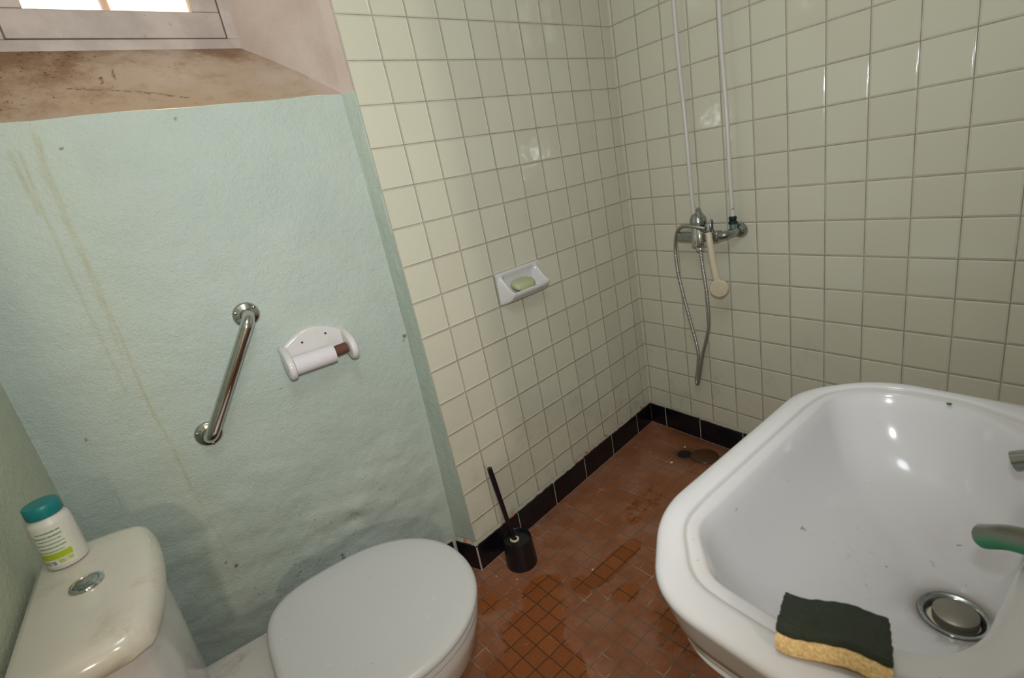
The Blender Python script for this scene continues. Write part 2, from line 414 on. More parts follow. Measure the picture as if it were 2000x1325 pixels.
wc = tag(obj('wall_far', V, F, M_green), kind='structure')
P = np.array([(v[0], v[2]) for v in V])
nzv = np.array([noise.noise(Vector((p[0] * 90, p[1] * 20, 0))) for p in P])
drip = np.zeros(len(P))
for line, wd, st in (([(-1.788, 1.471), (-1.796, 1.402), (-1.796, 1.244), (-1.795, 1.129), (-1.794, 1.02), (-1.796, 0.879), (-1.787, 0.779), (-1.783, 0.649)], 0.0026, 0.75),
                     ([(-1.826, 1.446), (-1.829, 1.367), (-1.83, 1.295), (-1.83, 1.174), (-1.827, 1.007), (-1.826, 0.918)], 0.003, 0.5),
                     ([(-1.792, 1.481), (-1.803, 1.398), (-1.802, 1.266), (-1.801, 1.154), (-1.806, 1.0)], 0.003, 0.5),
                     ([(-1.84, 1.45), (-1.838, 1.33)], 0.004, 0.6),
                     ([(-1.783, 0.649), (-1.777, 0.566), (-1.765, 0.413), (-1.762, 0.377)], 0.003, 0.35)):
    for a, b in zip(line, line[1:]):
        d = seg_dist(P + np.stack([nzv * 0.002, 0 * nzv], 1), a, b)
        drip = np.maximum(drip, st * np.exp(-(d / wd) ** 2))
drip = np.clip(drip * (1 + 0.5 * nzv), 0, 1); set_attr(wc, 'drip', drip)
speck = np.zeros(len(P))
for cx, cz, r in ((-1.54, 1.483, 0.005), (-1.759, 1.447, 0.003), (-1.63, 0.302, 0.004), (-1.504, 0.252, 0.006), (-1.504, 0.241, 0.006), (-1.76, 0.384, 0.006), (-1.779, 0.406, 0.005), (-1.738, 0.487, 0.002), (-1.517, 0.807, 0.003), (-1.148, 0.833, 0.007), (-1.155, 0.82, 0.004), (-1.928, 0.846, 0.003), (-1.61, 0.31, 0.002), (-1.72, 0.37, 0.003), (-1.70, 0.36, 0.002)):
    d = np.linalg.norm(P - np.array((cx, cz)), axis=1) + nzv * 0.002
    speck = np.maximum(speck, np.clip((0.72 * r - d) / 0.002 + 0.5, 0, 1) * 0.8)
rr = np.random.RandomState(3)
for _ in range(30):
    cx = rr.uniform(-1.75, -1.3); cz = 0.22 + rr.rand() ** 2 * 0.25
    d = np.linalg.norm(P - np.array((cx, cz)), axis=1)
    speck = np.maximum(speck, 0.7 * np.clip((0.0022 - d) / 0.002 + 0.5, 0, 1))
set_attr(wc, 'speck', speck)
set_attr(wc, 'cream', np.clip(0.3 * np.exp(-((P[:, 0] + 1.80) / 0.07) ** 2), 0, 1))
# window niche: splayed reveals, sloping sill, lintel
TH = 0.078; PF = Vector((-1.311, 0.09, 0)); uF = Vector((-math.cos(TH), -math.sin(TH), 0)); nF = Vector((math.sin(TH), -math.cos(TH), 0))
SW = 0.497; ZF = 1.675; ZL = 2.15
fr = PF; fl = PF + uF * SW
def sillp(s, t):
    a = Vector((XL + (redge(ZS) - XL) * s, YC, ZS + 0.004 * noise.noise(Vector(((XL + (redge(ZS) - XL) * s) * 7, 0, 9)))))
    b = Vector((fl.x + (fr.x - fl.x) * s, fl.y + (fr.y - fl.y) * s, ZF + 0.004))
    p = a.lerp(b, t); p.z += 0.003 * noise.noise(p * 9) * math.sin(PI * t) + 0.006 * math.sin(PI * t)
    return p
V, F, UV = grid(sillp, lin(0, 1, ns) + [1.015], lin(0, 1, 90))
si = tag(obj('trim_1', V, F, M_sill), 'mould-stained pink sloping window sill', kind='structure')
st_ = np.array(UV); s_, t_ = st_[:, 0], st_[:, 1]
mold = np.clip(0.25 + 0.75 * np.exp(-(s_ / 0.25) ** 2) * (0.4 + 0.6 * t_) + 0.55 * np.exp(-((s_ - 0.86) / 0.12) ** 2) * np.exp(-((1 - t_) / 0.25) ** 2) + 0.25 * (t_ > 0) * np.exp(-((1 - t_) / 0.12) ** 2) - 0.3 * (1 - t_) * s_, 0, 1.3)
mold += np.exp(-(((s_ - 0.27) / 0.045) ** 2)) * np.exp(-((t_ - 0.75) / 0.3) ** 2) * 0.6
set_attr(si, 'mold', mold)
crack = np.zeros(len(st_))
cz_ = np.array([noise.noise(Vector((a * 60, b * 30, 3))) for a, b in UV])
for a, b, wd in (((0.31, 0.37), (0.52, 0.22), 0.006), ((0.52, 0.22), (0.60, 0.13), 0.007), ((0.42, 0.62), (0.43, 0.45), 0.004), ((0.39, 0.5), (0.395, 0.4), 0.006)):
    d = seg_dist(st_ + np.stack([cz_ * 0.006, cz_ * 0.01], 1), a, b); crack = np.maximum(crack, np.clip((wd * (0.6 + cz_) - d) / 0.004 + 0.3, 0, 0.9))
set_attr(si, 'crack', crack)
# right reveal runs from the edge of the tiled wall to the frame
rev = []; 
zs = lin(0, 1, 40)
def revR(s, t):
    top = ZL + 0.05
    z0 = ZS if s < 0.35 else ZS - 0.02 * min(1, (s - 0.35) * 20) + (ZF - ZS) * (s - 0.35) / 0.65
    z = z0 + (top - z0) * t
    a = Asurf(DA - 0.003, z, 0.0008); m = Vector((redge(ZS) + 0.003, YC, z)); b = Vector((fr.x, fr.y, z))
    if s < 0.35:
        q = s / 0.35; p = a.lerp(m, q)
    else: p = m.lerp(b, (s - 0.35) / 0.65)
    p += nA * 0.0
    p.x += 0.002 * noise.noise(p * 8); return p
V, F, UV = grid(revR, lin(0, 0.35, 8) + lin(0.35, 1, 30)[1:], zs)
tag(obj('trim_2', V, F, M_pink, angle=70), 'pink painted right reveal of the window niche', kind='structure')
def revL(s, t):
    z0 = ZS + (ZF - ZS) * s; z = z0 + (ZL + 0.05 - z0) * t
    return Vector((XL, YC, z)).lerp(Vector((fl.x, fl.y, z)), s)
V, F, UV = grid(revL, lin(0, 1, 12), lin(0, 1, 12))
tag(obj('trim_3', V, F, M_pink), 'pink painted left reveal of the window niche', kind='structure')
lb = MB()
lb.box((XL - 0.1, YC - 0.0, ZL), (-1.10, 0.2, HTOP))
tag(lb.build('trim_4', M_pink, smooth=False), 'pink painted lintel above the window', kind='structure')
struct_core = MB().box((XL - 0.1, YC + 0.018, 0), (-1.135, 0.12, 1.49))  # unseen backing block added to stop outside light leaking at the sill
tag(struct_core.build('wall_backing', M_pink, smooth=False), 'added light-blocking backing behind the wall under the window', kind='structure')
# narrow mint return beside the tiled wall
def strip(s, z):
    a = Vector((redge(z), YC, z)); e = 0.003 + 0.0025 * noise.noise(Vector((0, z * 30, 4)))
    if s <= 0.8: b = Asurf(DA, z, 0.0012); p = a.lerp(b, s / 0.8)
    else: p = Asurf(DA - e * (s - 0.8) / 0.2, z, 0.0012 if s < 0.95 else 0.0002)
    if 0.0 < s < 0.8: p += Vector((0.0015 * noise.noise(Vector((s * 4, z * 12, 1))), 0, 0))
    return p
V, F, UV = grid(strip, lin(0, 0.8, 8) + [0.9, 1.0], lin(0, ZS, 150))
tag(obj('trim_5', V, F, M_strip, angle=70), 'narrow mint-green plaster return beside the tiled wall', kind='structure')
# left wall
V, F, UV = grid(lambda y, z: (XL - 0.004 * noise.noise(Vector((0, y * 3, z * 3))) * min(1, max(0, (y + YC) / 0.1)), -y, z), lin(-YC - 0.03, -YB, 60), lin(0, HTOP, 80))
tag(obj('wall_left', V, F, M_green2), kind='structure')
# floor: mosaic in its own grid, slightly turned
O2 = np.array((-1.076, -0.479)); vi = np.array((0.04356, -0.47594)) * PT; vj = np.array((-0.46047, -0.04766)) * PT
INV = np.linalg.inv(np.stack([vi, vj], 1))
def fuv(x, y): q = INV @ (np.array((x, y)) - O2); return (float(q[0]) + 200, float(q[1]) + 200)
V, F, UV = grid(lambda x, y: (x, y, 0), lin(-2.05, 0.03, 230), lin(YB - 0.1, 0.05, 200), fuv)
fl_o = tag(obj('floor', V, F, M_floor, uv=UV), kind='structure')
P = np.array([(v[0], v[1]) for v in V])
clean = np.zeros(len(P))
def blob(cx, cy, rx, ry, ang, amt):
    global clean
    c, s = math.cos(ang), math.sin(ang); d = P - np.array((cx, cy))
    u = (d[:, 0] * c + d[:, 1] * s) / rx; v = (-d[:, 0] * s + d[:, 1] * c) / ry
    clean = np.maximum(clean, amt * np.clip(1.5 - np.sqrt(u * u + v * v), 0, 1))
blob(-1.12, -0.55, 0.13, 0.09, 0.2, 1.0); blob(-1.22, -0.66, 0.14, 0.12, 0, 1.0); blob(-1.03, -0.45, 0.07, 0.06, 0.3, 1.0)
blob(-0.80, -0.53, 0.15, 0.035, 0.10, 1.0); blob(-0.93, -0.52, 0.04, 0.04, 0, 0.9); blob(-1.10, -0.50, 0.05, 0.05, 0, 1.0)
blob(-1.19, -0.37, 0.04, 0.04, 0, 0.9); blob(-0.86, -0.64, 0.05, 0.035, 0, 0.9); blob(-0.75, -0.85, 0.2, 0.15, 0, 0.7)
blob(-0.30, -0.55, 0.25, 0.10, 0.3, 0.75); blob(-0.5, -0.40, 0.2, 0.08, 0.2, 0.5)
clean -= 0.8 * np.exp(-(((P[:, 0] + 1.03) / 0.05) ** 2 + ((P[:, 1] + 0.72) / 0.16) ** 2))
set_attr(fl_o, 'clean', clean)
gr = 0.85 * np.exp(-(((P[:, 0] + 0.153) / 0.035) ** 2 + ((P[:, 1] + 0.308) / 0.035) ** 2)) + 0.45 * np.exp(-(((P[:, 0] + 0.135) / 0.07) ** 2 + ((P[:, 1] + 0.34) / 0.09) ** 2))
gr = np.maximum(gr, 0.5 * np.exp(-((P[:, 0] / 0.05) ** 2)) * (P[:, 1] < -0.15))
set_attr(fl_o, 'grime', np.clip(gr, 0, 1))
# ceiling, front wall with the doorway, hallway
def struct(name, mb, mat, label=None): return tag(mb.build(name, mat, smooth=False), label, kind='structure')
struct('ceiling', MB().box((-2.1, -1.78, HTOP), (0.1, 0.3, HTOP + 0.05)), M_ceil)
DX0, DX1, DZ = -1.985, -1.395, 2.02
V = MB(); V.box((DX1, YB - 0.08, 0), (0.02, YB, HTOP)); V.box((DX0, YB - 0.08, DZ), (DX1, YB, HTOP)); V.box((XL - 0.06, YB - 0.08, 0), (DX0, YB, HTOP))
struct('wall_front', V, M_ceil)
V = MB(); V.box((DX0, YB - 0.095, 0), (DX0 + 0.02, YB + 0.012, DZ)); V.box((DX1 - 0.02, YB - 0.095, 0), (DX1, YB + 0.012, DZ)); V.box((DX0 + 0.02, YB - 0.095, DZ - 0.02), (DX1 - 0.02, YB + 0.012, DZ))
struct('door_1', V, M_frame, 'open doorway frame')
V = MB(); V.box((-3.0, -4.6, -0.05), (-0.8, YB - 0.08, 0)); struct('floor_hallway', V, M_cover)
V = MB(); V.box((-3.0, -4.6, 0), (-2.95, YB - 0.08, HTOP)); V.box((-0.85, -4.6, 0), (-0.8, YB - 0.08, HTOP)); V.box((-3.0, -4.65, 0), (-0.8, -4.6, HTOP)); V.box((-3.0, YB - 0.13, 0), (XL - 0.06, YB - 0.08, HTOP)); struct('wall_hallway', V, M_wallpaint)
V = MB(); V.box((-3.0, -4.65, HTOP), (-0.8, YB - 0.05, HTOP + 0.05)); struct('ceiling_hallway', V, M_ceil)

# black tile plinths (baseboards)
def plinth_run(name, pf, dirv, nrm, joints, h=0.098, th=0.014, extra=None):
    mb = MB(); zv = Vector((0, 0, 1))
    for a, b in zip(joints, joints[1:]):
        g = 0.0012
        bx = MB().box((a + g, 0.0, 0.001), (b - g, th, h + random.uniform(-0.002, 0.001)), 0.0025)
        bx.xf(lambda v: pf(v.x) + nrm * v.y + zv * v.z); mb.add(bx.v, bx.f)
    o = mb.build(name, M_plinth); tag(o, 'low run of black glazed skirting tiles', kind='structure')
    gb = MB().box((joints[0], -0.004, 0.0), (joints[-1], th - 0.0008, h - 0.004)); gb.xf(lambda v: pf(v.x) + nrm * v.y + zv * v.z)
    gb.build('grout', M_grout, o, smooth=False)
    V, F, UV = grid(lambda x, s: pf(x) + nrm * ((0.001 + (th - 0.003) * s) ) + zv * (h + 0.007 * (1 - s) + 0.004 * noise.noise(Vector((x * 45, s * 2, 3))) - 0.004 * s), lin(joints[0], joints[-1], 240), lin(0, 1, 4))
    obj('mortar_line', V, F, M_mortar, o)
    return o
plinth_run('baseboard_back', lambda x: uA * x, uA, nA, [0.0, 0.142, 0.346, 0.5455, 0.742, 0.944, DA + 0.012])
plinth_run('baseboard_right', lambda x: Vector((0, -x, 0)), Vector((0, -1, 0)), Vector((-1, 0, 0)), [0.012, 0.103, 0.287, 0.487, 0.687, 0.887, 1.087, 1.287, 1.487, 1.66])
pA = Asurf(DA, 0); pC = Vector((XR, YC, 0)); dr = (pC - pA); ln = dr.length; dr.normalize(); nr = Vector((dr.y, -dr.x, 0)); nr = nr if nr.x < 0 else -nr
plinth_run('baseboard_return', lambda x: pA + dr * x, dr, nr, [-0.012, ln - 0.012], h=0.099)
plinth_run('baseboard_far', lambda x: Vector((XR - x, YC, 0)), Vector((-1, 0, 0)), Vector((0, -1, 0)), [0.014, 0.12, 0.32, 0.52, 0.72, 0.855])
tag(MB().box((-0.0165, -0.0175, 0.002), (-0.0145, -0.0155, 0.097)).build('trim_6', M_orange, smooth=False), 'orange mortar line in the plinth corner', kind='structure')

# window: frame > ; sash ; pane
def Fp(s, z, off): return PF + uF * s + nF * off + Vector((0, 0, z))
def fbox(mb, s0, s1, z0, z1, o0, o1, bev=0.002):
    b = MB().box((s0, o0, z0), (s1, o1, z1), bev); b.xf(lambda v: Fp(v.x, v.z, v.y)); mb.add(b.v, b.f)
wt = empty('window_1', tuple(PF + uF * 0.25 + Vector((0, 0, ZF))), None, None); wt['kind'] = 'structure'
m = MB(); fbox(m, -0.02, SW + 0.07, ZF - 0.03, ZF + 0.026, -0.045, 0.002); fbox(m, -0.02, 0.024, ZF + 0.026, ZL + 0.03, -0.045, 0.002); fbox(m, SW - 0.018, SW + 0.07, ZF + 0.026, ZL + 0.03, -0.045, 0.002); fbox(m, 0.024, SW - 0.018, ZL - 0.015, ZL + 0.03, -0.045, 0.002)
fbox(m, 0.0, SW + 0.02, ZF + 0.01, ZF + 0.045, -0.047, -0.037, 0); fbox(m, 0.0, 0.042, ZF + 0.045, ZL, -0.047, -0.037, 0); fbox(m, SW - 0.036, SW + 0.02, ZF + 0.045, ZL, -0.047, -0.037, 0); fbox(m, 0.042, SW - 0.036, ZL - 0.03, ZL, -0.047, -0.037, 0)
m.build('window_frame', M_frame, wt)
m = MB(); zs0 = ZF + 0.0285; fbox(m, 0.0265, SW - 0.0205, zs0, zs0 + 0.060, -0.035, 0.000, 0.003)
fbox(m, 0.0265, 0.0885, zs0 + 0.0605, ZL - 0.018, -0.035, 0.000, 0.003); fbox(m, SW - 0.0705, SW - 0.0205, zs0 + 0.0605, ZL - 0.018, -0.035, 0.000, 0.003); fbox(m, 0.089, SW - 0.071, ZL - 0.075, ZL - 0.018, -0.035, 0.0, 0.003)
sash = m.build('window_sash', M_frame, wt)
m = MB(); fbox(m, 0.08, SW - 0.065, zs0 + 0.055, ZL - 0.07, -0.020, -0.017, 0); m.build('window_pane', M_glass, sash, smooth=False)
m = MB(); b = MB().lathe([(0.0, 0), (0.022, 0.0), (0.022, 1.0), (0.0, 1.0)], (0, 0, 0), n=16); b.xf(lambda v: Fp(0.262 + v.x + v.z * 0.02, 1.6 + v.z * 0.7, -0.13 + v.y)); m.add(b.v, b.f)
tag(m.build('shutter_post', M_post), 'blurred brown upright outside the window pane', 'post')

# ---------------------------------------------------------------- toilet
TY = -0.640
def egg(scale=0.0, zc=0.0, xs=0.0, n=72, front=0.215, rear=0.202, hw=0.209, xc=-1.540):
    out = []
    f = front - scale; r = rear - scale; b = hw - scale
    for k in range(n):
        t = 2 * PI * k / n; c, s = math.cos(t), math.sin(t)
        e = 2.0 if c >= 0 else 3.6
        x = math.copysign(abs(c) ** (2 / e), c) * (f if c >= 0 else r); y = math.copysign(abs(s) ** (2 / (2.15 if c >= 0 else 3.6)), s) * b
        out.append(Vector((xc + xs + x, TY + y, zc)))
    return out
toilet = empty('toilet', (-1.6, TY, 0), 'white close-coupled toilet with its seat lid down', 'toilet')
m = MB(); m.rings([egg(0.010, 0.4285), egg(0.002, 0.430), egg(0.0, 0.4345), egg(0.0015, 0.441), egg(0.006, 0.4455), egg(0.016, 0.4475), egg(0.05, 0.4490), egg(0.10, 0.4500), egg(0.15, 0.4505)], True, True)
m.build('seat_lid', M_lid, toilet)
m = MB(); m.rings([egg(0.012, 0.4085), egg(0.005, 0.410), egg(0.003, 0.417), egg(0.006, 0.4255), egg(0.014, 0.4270)], True, True); m.build('seat', M_lid, toilet)
def ring_b(z, xf, xr, hw, e=2.4, n=72):
    xc = (xf + xr) / 2; a = (xf - xr) / 2; out = []
    for k in range(n):
        t = 2 * PI * k / n; c, s = math.cos(t), math.sin(t)
        out.append(Vector((xc + math.copysign(abs(c) ** (2 / e), c) * a, TY + math.copysign(abs(s) ** (2 / e), s) * hw, z)))
    return out
m = MB(); m.rings([ring_b(0.0, -1.47, -1.86, 0.115, 3), ring_b(0.03, -1.48, -1.86, 0.108, 3), ring_b(0.12, -1.475, -1.855, 0.105, 2.6), ring_b(0.20, -1.44, -1.85, 0.125), ring_b(0.27, -1.40, -1.80, 0.155), ring_b(0.33, -1.358, -1.77, 0.185), egg(0.014, 0.370), egg(0.009, 0.385), egg(0.0095, 0.402), egg(0.016, 0.4075)], True, True)
m.build('bowl', M_cer, toilet)
m = MB()
def rbox(xf, xr, y0, y1, z, r=0.03, n=8):
    out = []
    for (cx, cy, a0) in ((xf - r, y1 - r, 0), (xr + r, y1 - r, PI / 2), (xr + r, y0 + r, PI), (xf - r, y0 + r, 1.5 * PI)):
        for k in range(n): a = a0 + PI / 2 * k / (n - 1); out.append(Vector((cx + r * math.cos(a), cy + r * math.sin(a), z)))
    return out
SY0, SY1 = TY - 0.165, TY + 0.165
m.rings([rbox(-1.72, -1.99, TY - 0.11, TY + 0.11, 0.2), rbox(-1.70, -1.995, TY - 0.13, TY + 0.13, 0.30), rbox(-1.69, -2.0, SY0, SY1, 0.365), rbox(-1.685, -2.0, SY0 - 0.002, SY1 + 0.002, 0.398), rbox(-1.695, -1.995, SY0 + 0.008, SY1 - 0.008, 0.4065)], True, True)
m.build('shelf', M_shelf, toilet, angle=50)
for yy in (TY - 0.075, TY + 0.075): MB().lathe([(0.0, 0), (0.016, 0), (0.016, 0.02), (0.013, 0.026), (0, 0.026)], (-1.722, yy, 0.4055), n=24).build('hinge', M_lid, toilet)
# tank: flat back, bowed front
def tank_ring(xf, xr, hw, z, bow=0.022, cy=-0.632, n=28, r=0.022):
    pts = []
    # bowed front from -hw to hw
    for k in range(n + 1):
        t = -1 + 2 * k / n; a = abs(t)
        x = xf - bow * a ** 2.2; y = cy + hw * t
        # rounded corners
        if a > 0.86:
            q = (a - 0.86) / 0.14; x -= r * (1 - math.sqrt(max(0, 1 - q * q)))
        pts.append(Vector((x, y, z)))
    for k in range(1, 9):
        t = k / 9; pts.append(Vector((pts[n].x + (xr - pts[n].x) * t, cy + hw * (1 - 0.0 * t) + 0.008 * math.sin(PI * t), z)))
    pts.append(Vector((xr, cy + hw, z))); pts.append(Vector((xr, cy - hw, z)))
    x0 = pts[0].x
    for k in range(1, 9):
        t = 1 - k / 9; pts.append(Vector((x0 + (xr - x0) * t, cy - hw - 0.008 * math.sin(PI * t), z)))
    return pts
m = MB(); m.rings([tank_ring(-1.845, -1.995, 0.150, 0.405, 0.025), tank_ring(-1.838, -2.0, 0.158, 0.43, 0.03), tank_ring(-1.836, -2.0, 0.163, 0.60, 0.03), tank_ring(-1.835, -2.0, 0.165, 0.7165, 0.03)], True, True)
tank = m.build('tank', M_cer, toilet, angle=60)
m = MB(); m.rings([tank_ring(-1.833, -2.003, 0.168, 0.7175), tank_ring(-1.826, -2.004, 0.174, 0.7225), tank_ring(-1.825, -2.004, 0.175, 0.736), tank_ring(-1.831, -2.002, 0.170, 0.749), tank_ring(-1.839, -1.998, 0.162, 0.7565), tank_ring(-1.850, -1.99, 0.15, 0.7590), tank_ring(-1.87, -1.97, 0.12, 0.7600)], True, True)
lid = m.build('tank_lid', M_tank, toilet, angle=50)
m = MB(); m.lathe([(0.0, 0.7595), (0.0235, 0.7595), (0.0235, 0.7625), (0.0215, 0.765), (0.0180, 0.7655), (0.017, 0.7645)], (-1.921, -0.622, 0), n=40, cap1=False)
fb = m.build('flush_button', M_chrome, toilet)
m = MB(); m.lathe([(0.0, 0.7615), (0.0165, 0.7615), (0.0165, 0.765), (0.0145, 0.7662), (0, 0.7664)], (-1.921, -0.622, 0), n=40)
m.build('button_cap', M_chrome_dirty, fb)

# ---------------------------------------------------------------- bottle on the tank
BX, BY, BZ = -1.953, -0.512, 0.7602
bt = empty('bottle', (BX, BY, BZ), 'white plastic bottle with teal cap standing on the toilet tank', 'bottle')
R_ = 0.0288
MB().lathe([(0.0, 0), (R_ - 0.006, 0.0), (R_ - 0.001, 0.003), (R_, 0.008), (R_, 0.079), (R_ - 0.002, 0.086), (0.0215, 0.092), (0.0205, 0.096), (0.0, 0.096)], (BX, BY, BZ), n=64).build('bottle_body', M_white_pl, bt)
m = MB(); n = 90; prof = [(0.0236, 0.0935), (0.0242, 0.0945), (0.0242, 0.1120), (0.0228, 0.1142), (0.0208, 0.1144)]
Rg = []
for r, h in prof: Rg.append([Vector((BX + (r + (0.0004 if k % 2 else 0) * (h < 0.1125)) * math.cos(2 * PI * k / n), BY + (r + (0.0004 if k % 2 else 0)) * math.sin(2 * PI * k / n), BZ + h)) for k in range(n)])
m.rings(Rg, True, True); cap = m.build('cap', M_teal, bt)
t = NT('bottle_label'); uv = t.n('ShaderNodeUVMap').outputs[0]; s = t.n('ShaderNodeSeparateXYZ'); t.link(uv, s.inputs[0]); U_, V_ = s.outputs[0], s.outputs[1]
def band(x, a, b, soft=0.006): return t.math('MULTIPLY', t.ramp(x, a - soft, a + soft), t.ramp(x, b - soft, b + soft, 1.0, 0.0))
col = t.mix(0.0, c4(rgb('#d6d4c2')), c4(rgb('#d6d4c2')))
mp = t.n('ShaderNodeMapping'); mp.inputs['Scale'].default_value = (38, 6, 1); t.link(uv, mp.inputs[0])
txt = t.ramp(t.noise(1.0, 2, 0.5, vec=mp.outputs[0]), 0.42, 0.5)
for (a, b, u0, u1) in ((0.90, 0.935, 0.30, 0.93), (0.79, 0.825, 0.22, 0.93), (0.70, 0.725, 0.28, 0.88), (0.60, 0.625, 0.20, 0.93), (0.50, 0.53, 0.22, 0.93), (0.40, 0.425, 0.12, 0.85), (0.845, 0.86, 0.1, 0.25), (0.65, 0.665, 0.1, 0.22)):
    k = t.math('MULTIPLY', t.math('MULTIPLY', band(V_, a, b), band(U_, u0, u1)), t.ramp(txt, 0, 1, 0.6, 1.0))
    col = t.mix(t.math('MULTIPLY', k, 0.9), col, c4(rgb('#3d7a52')))
col = t.mix(t.math('MULTIPLY', band(V_, 0.20, 0.36), band(U_, 0.12, 0.97)), col, c4(rgb('#a8b820')))
col = t.mix(t.math('MULTIPLY', t.math('MULTIPLY', band(V_, 0.05, 0.15), band(U_, 0.14, 0.50)), txt), col, c4(rgb('#7d7a86')))
col = t.mix(t.math('MULTIPLY', t.math('MULTIPLY', band(V_, 0.07, 0.17), band(U_, 0.56, 0.94)), txt), col, c4(rgb('#a9b86a')))
t.set(col=col, rough=0.4)
V, F, UV = grid(lambda u, v: (BX + (R_ + 0.0003) * math.cos(math.radians(-162 + 108 * u)), BY + (R_ + 0.0003) * math.sin(math.radians(-162 + 108 * u)), BZ + 0.009 + 0.068 * v), lin(0, 1, 30), lin(0, 1, 3))
obj('label', V, F, t.m, bt, uv=UV)['label'] = 'white label with green lines of text and a lime band'

# ---------------------------------------------------------------- grab bar on the mint wall
gb = empty('grab_bar', (-1.62, YC, 0.89), 'chrome grab bar mounted diagonally on the mint wall', 'grab bar')
e0 = Vector((-1.536, YC, 1.020)); e1 = Vector((-1.706, YC, 0.760)); ST = 0.052
ax = (e1 - e0).normalized(); out = Vector((0, -1, 0))
pts = [e0 + out * 0.004, e0 + out * 0.024]
for k in range(1, 9): a = k / 8 * PI / 2; pts.append(e0 + out * (0.024 + 0.028 * math.sin(a)) + ax * 0.028 * (1 - math.cos(a)))
for k in range(7, -1, -1): a = k / 8 * PI / 2; pts.append(e1 + out * (0.024 + 0.028 * math.sin(a)) - ax * 0.028 * (1 - math.cos(a)))
pts += [e1 + out * 0.004]
MB().tube(pts, 0.0150, 28).build('bar', M_chrome, gb)
for e in (e0, e1):
    fo = MB().lathe([(0.0315, 0.0), (0.032, 0.002), (0.0305, 0.005), (0.027, 0.0075), (0.020, 0.0095), (0.0155, 0.012)], tuple(e), (0, -1, 0), 48, cap1=False).build('flange', M_chrome, gb)
    for k in range(3):
        a = 2 * PI * k / 3 + 0.6
        MB().lathe([(0.0, 0), (0.0042, 0), (0.0042, 0.002), (0.002, 0.0035), (0, 0.0036)], tuple(e + Vector((0.0255 * math.cos(a), -0.0072, 0.0255 * math.sin(a)))), (0, -1, 0), 16).build('screw', M_chrome_dirty, fo)

# ---------------------------------------------------------------- toilet roll holder and roll
hx = -1.402
th = empty('toilet_roll_holder', (hx, YC, 0.86), 'white porcelain toilet roll holder on the mint wall', 'toilet roll holder')
W = 0.090
top = []
for k in range(33):
    t_ = -1 + 2 * k / 32; z = 0.905 + 0.040 * (math.cos(t_ * PI * 0.5) ** 0.9 if abs(t_) < 1 else 0)
    top.append((t_ * W, z))
rings = []
for off, ins in ((0.001, 0.0), (0.009, 0.0), (0.013, 0.003), (0.014, 0.008)):
    cx, cz = 0, 0.885; r = []
    for (x, z) in top + [(W, 0.90), (W, 0.865), (W * 0.98, 0.852), (-W * 0.98, 0.852), (-W, 0.865), (-W, 0.90)]:
        r.append(Vector((hx + x * (1 - ins / W), YC - off, cz + (z - cz) * (1 - ins / 0.05))))
    rings.append(r)
MB().rings(rings, True, True).build('back_plate', M_cer, th, angle=50)
def cheek(x0, x1):
    prof = [(0.002, 0.916), (0.02, 0.914), (0.045, 0.907), (0.070, 0.894), (0.084, 0.876), (0.084, 0.855), (0.072, 0.840), (0.05, 0.836), (0.025, 0.842), (0.002, 0.852)]
    pr_ = spline([(0, a, b) for a, b in prof], 4)
    rings = []
    for x, k in ((x0, 0.90), (x0 + 0.002, 0.97), (x0 + 0.005, 1.0), (x1 - 0.005, 1.0), (x1 - 0.002, 0.97), (x1, 0.90)):
        rings.append([Vector((hx + x, YC - max(0.002, (0.04 + (p.y - 0.04) * k)), 0.876 + (p.z - 0.876) * k)) for p in pr_])
    return MB().rings(rings, True, True)
cheek(-W - 0.001, -W + 0.017).build('cheek', M_cer, th, angle=60)
cheek(W - 0.017, W + 0.001).build('cheek', M_cer, th, angle=60)
for x, z in ((-0.030, 0.912), (0.034, 0.917)): MB().lathe([(0, 0), (0.0032, 0), (0.0022, 0.002), (0, 0.0022)], (hx + x, YC - 0.0138, z), (0, -1, 0), 12).build('screw', M_rust, th)
tr = empty('toilet_roll', (hx, YC - 0.05, 0.868), 'nearly finished white toilet roll hanging in the porcelain holder', 'toilet roll')
MB().lathe([(0.012, 0), (0.0245, 0.0), (0.0252, 0.002), (0.0252, 0.103), (0.0245, 0.105), (0.012, 0.105)], (hx - W + 0.018, YC - 0.052, 0.868), (1, 0, 0), 48).build('paper', M_paper, tr)
MB().lathe([(0.0, 0), (0.0145, 0.0), (0.0145, 0.037), (0.012, 0.037), (0.0, 0.030)], (hx - W + 0.1225, YC - 0.052, 0.870), (1, 0.0, 0.05), 32).build('cardboard_core', M_card, tr)

# ---------------------------------------------------------------- soap dish and soap on the tiled wall
D0, D1, H0, H1 = 0.5963 + 0.0008, 0.8123 - 0.0008, 0.8208 + 0.0008, 0.9288 - 0.0008
sd = empty('soap_dish', tuple(Asurf(0.70, 0.875)), 'white ceramic soap dish set in the ivory tiled wall', 'soap dish')
flat = [(0.0, 0.107), (0.007, 0.1065), (0.009, 0.102), (0.009, 0.094), (0.009, 0.085), (0.009, 0.074), (0.009, 0.062), (0.009, 0.050), (0.009, 0.042), (0.009, 0.034), (0.009, 0.028), (0.009, 0.022), (0.009, 0.018), (0.009, 0.013), (0.009, 0.009), (0.009, 0.006), (0.008, 0.002), (0.0, 0.0)]
full = [(0.0, 0.107), (0.007, 0.1065), (0.010, 0.102), (0.009, 0.094), (0.004, 0.083), (0.003, 0.066), (0.004, 0.048), (0.009, 0.034), (0.020, 0.027), (0.034, 0.026), (0.046, 0.031), (0.054, 0.039), (0.060, 0.041), (0.064, 0.036), (0.060, 0.024), (0.040, 0.008), (0.014, 0.001), (0.0, 0.0)]
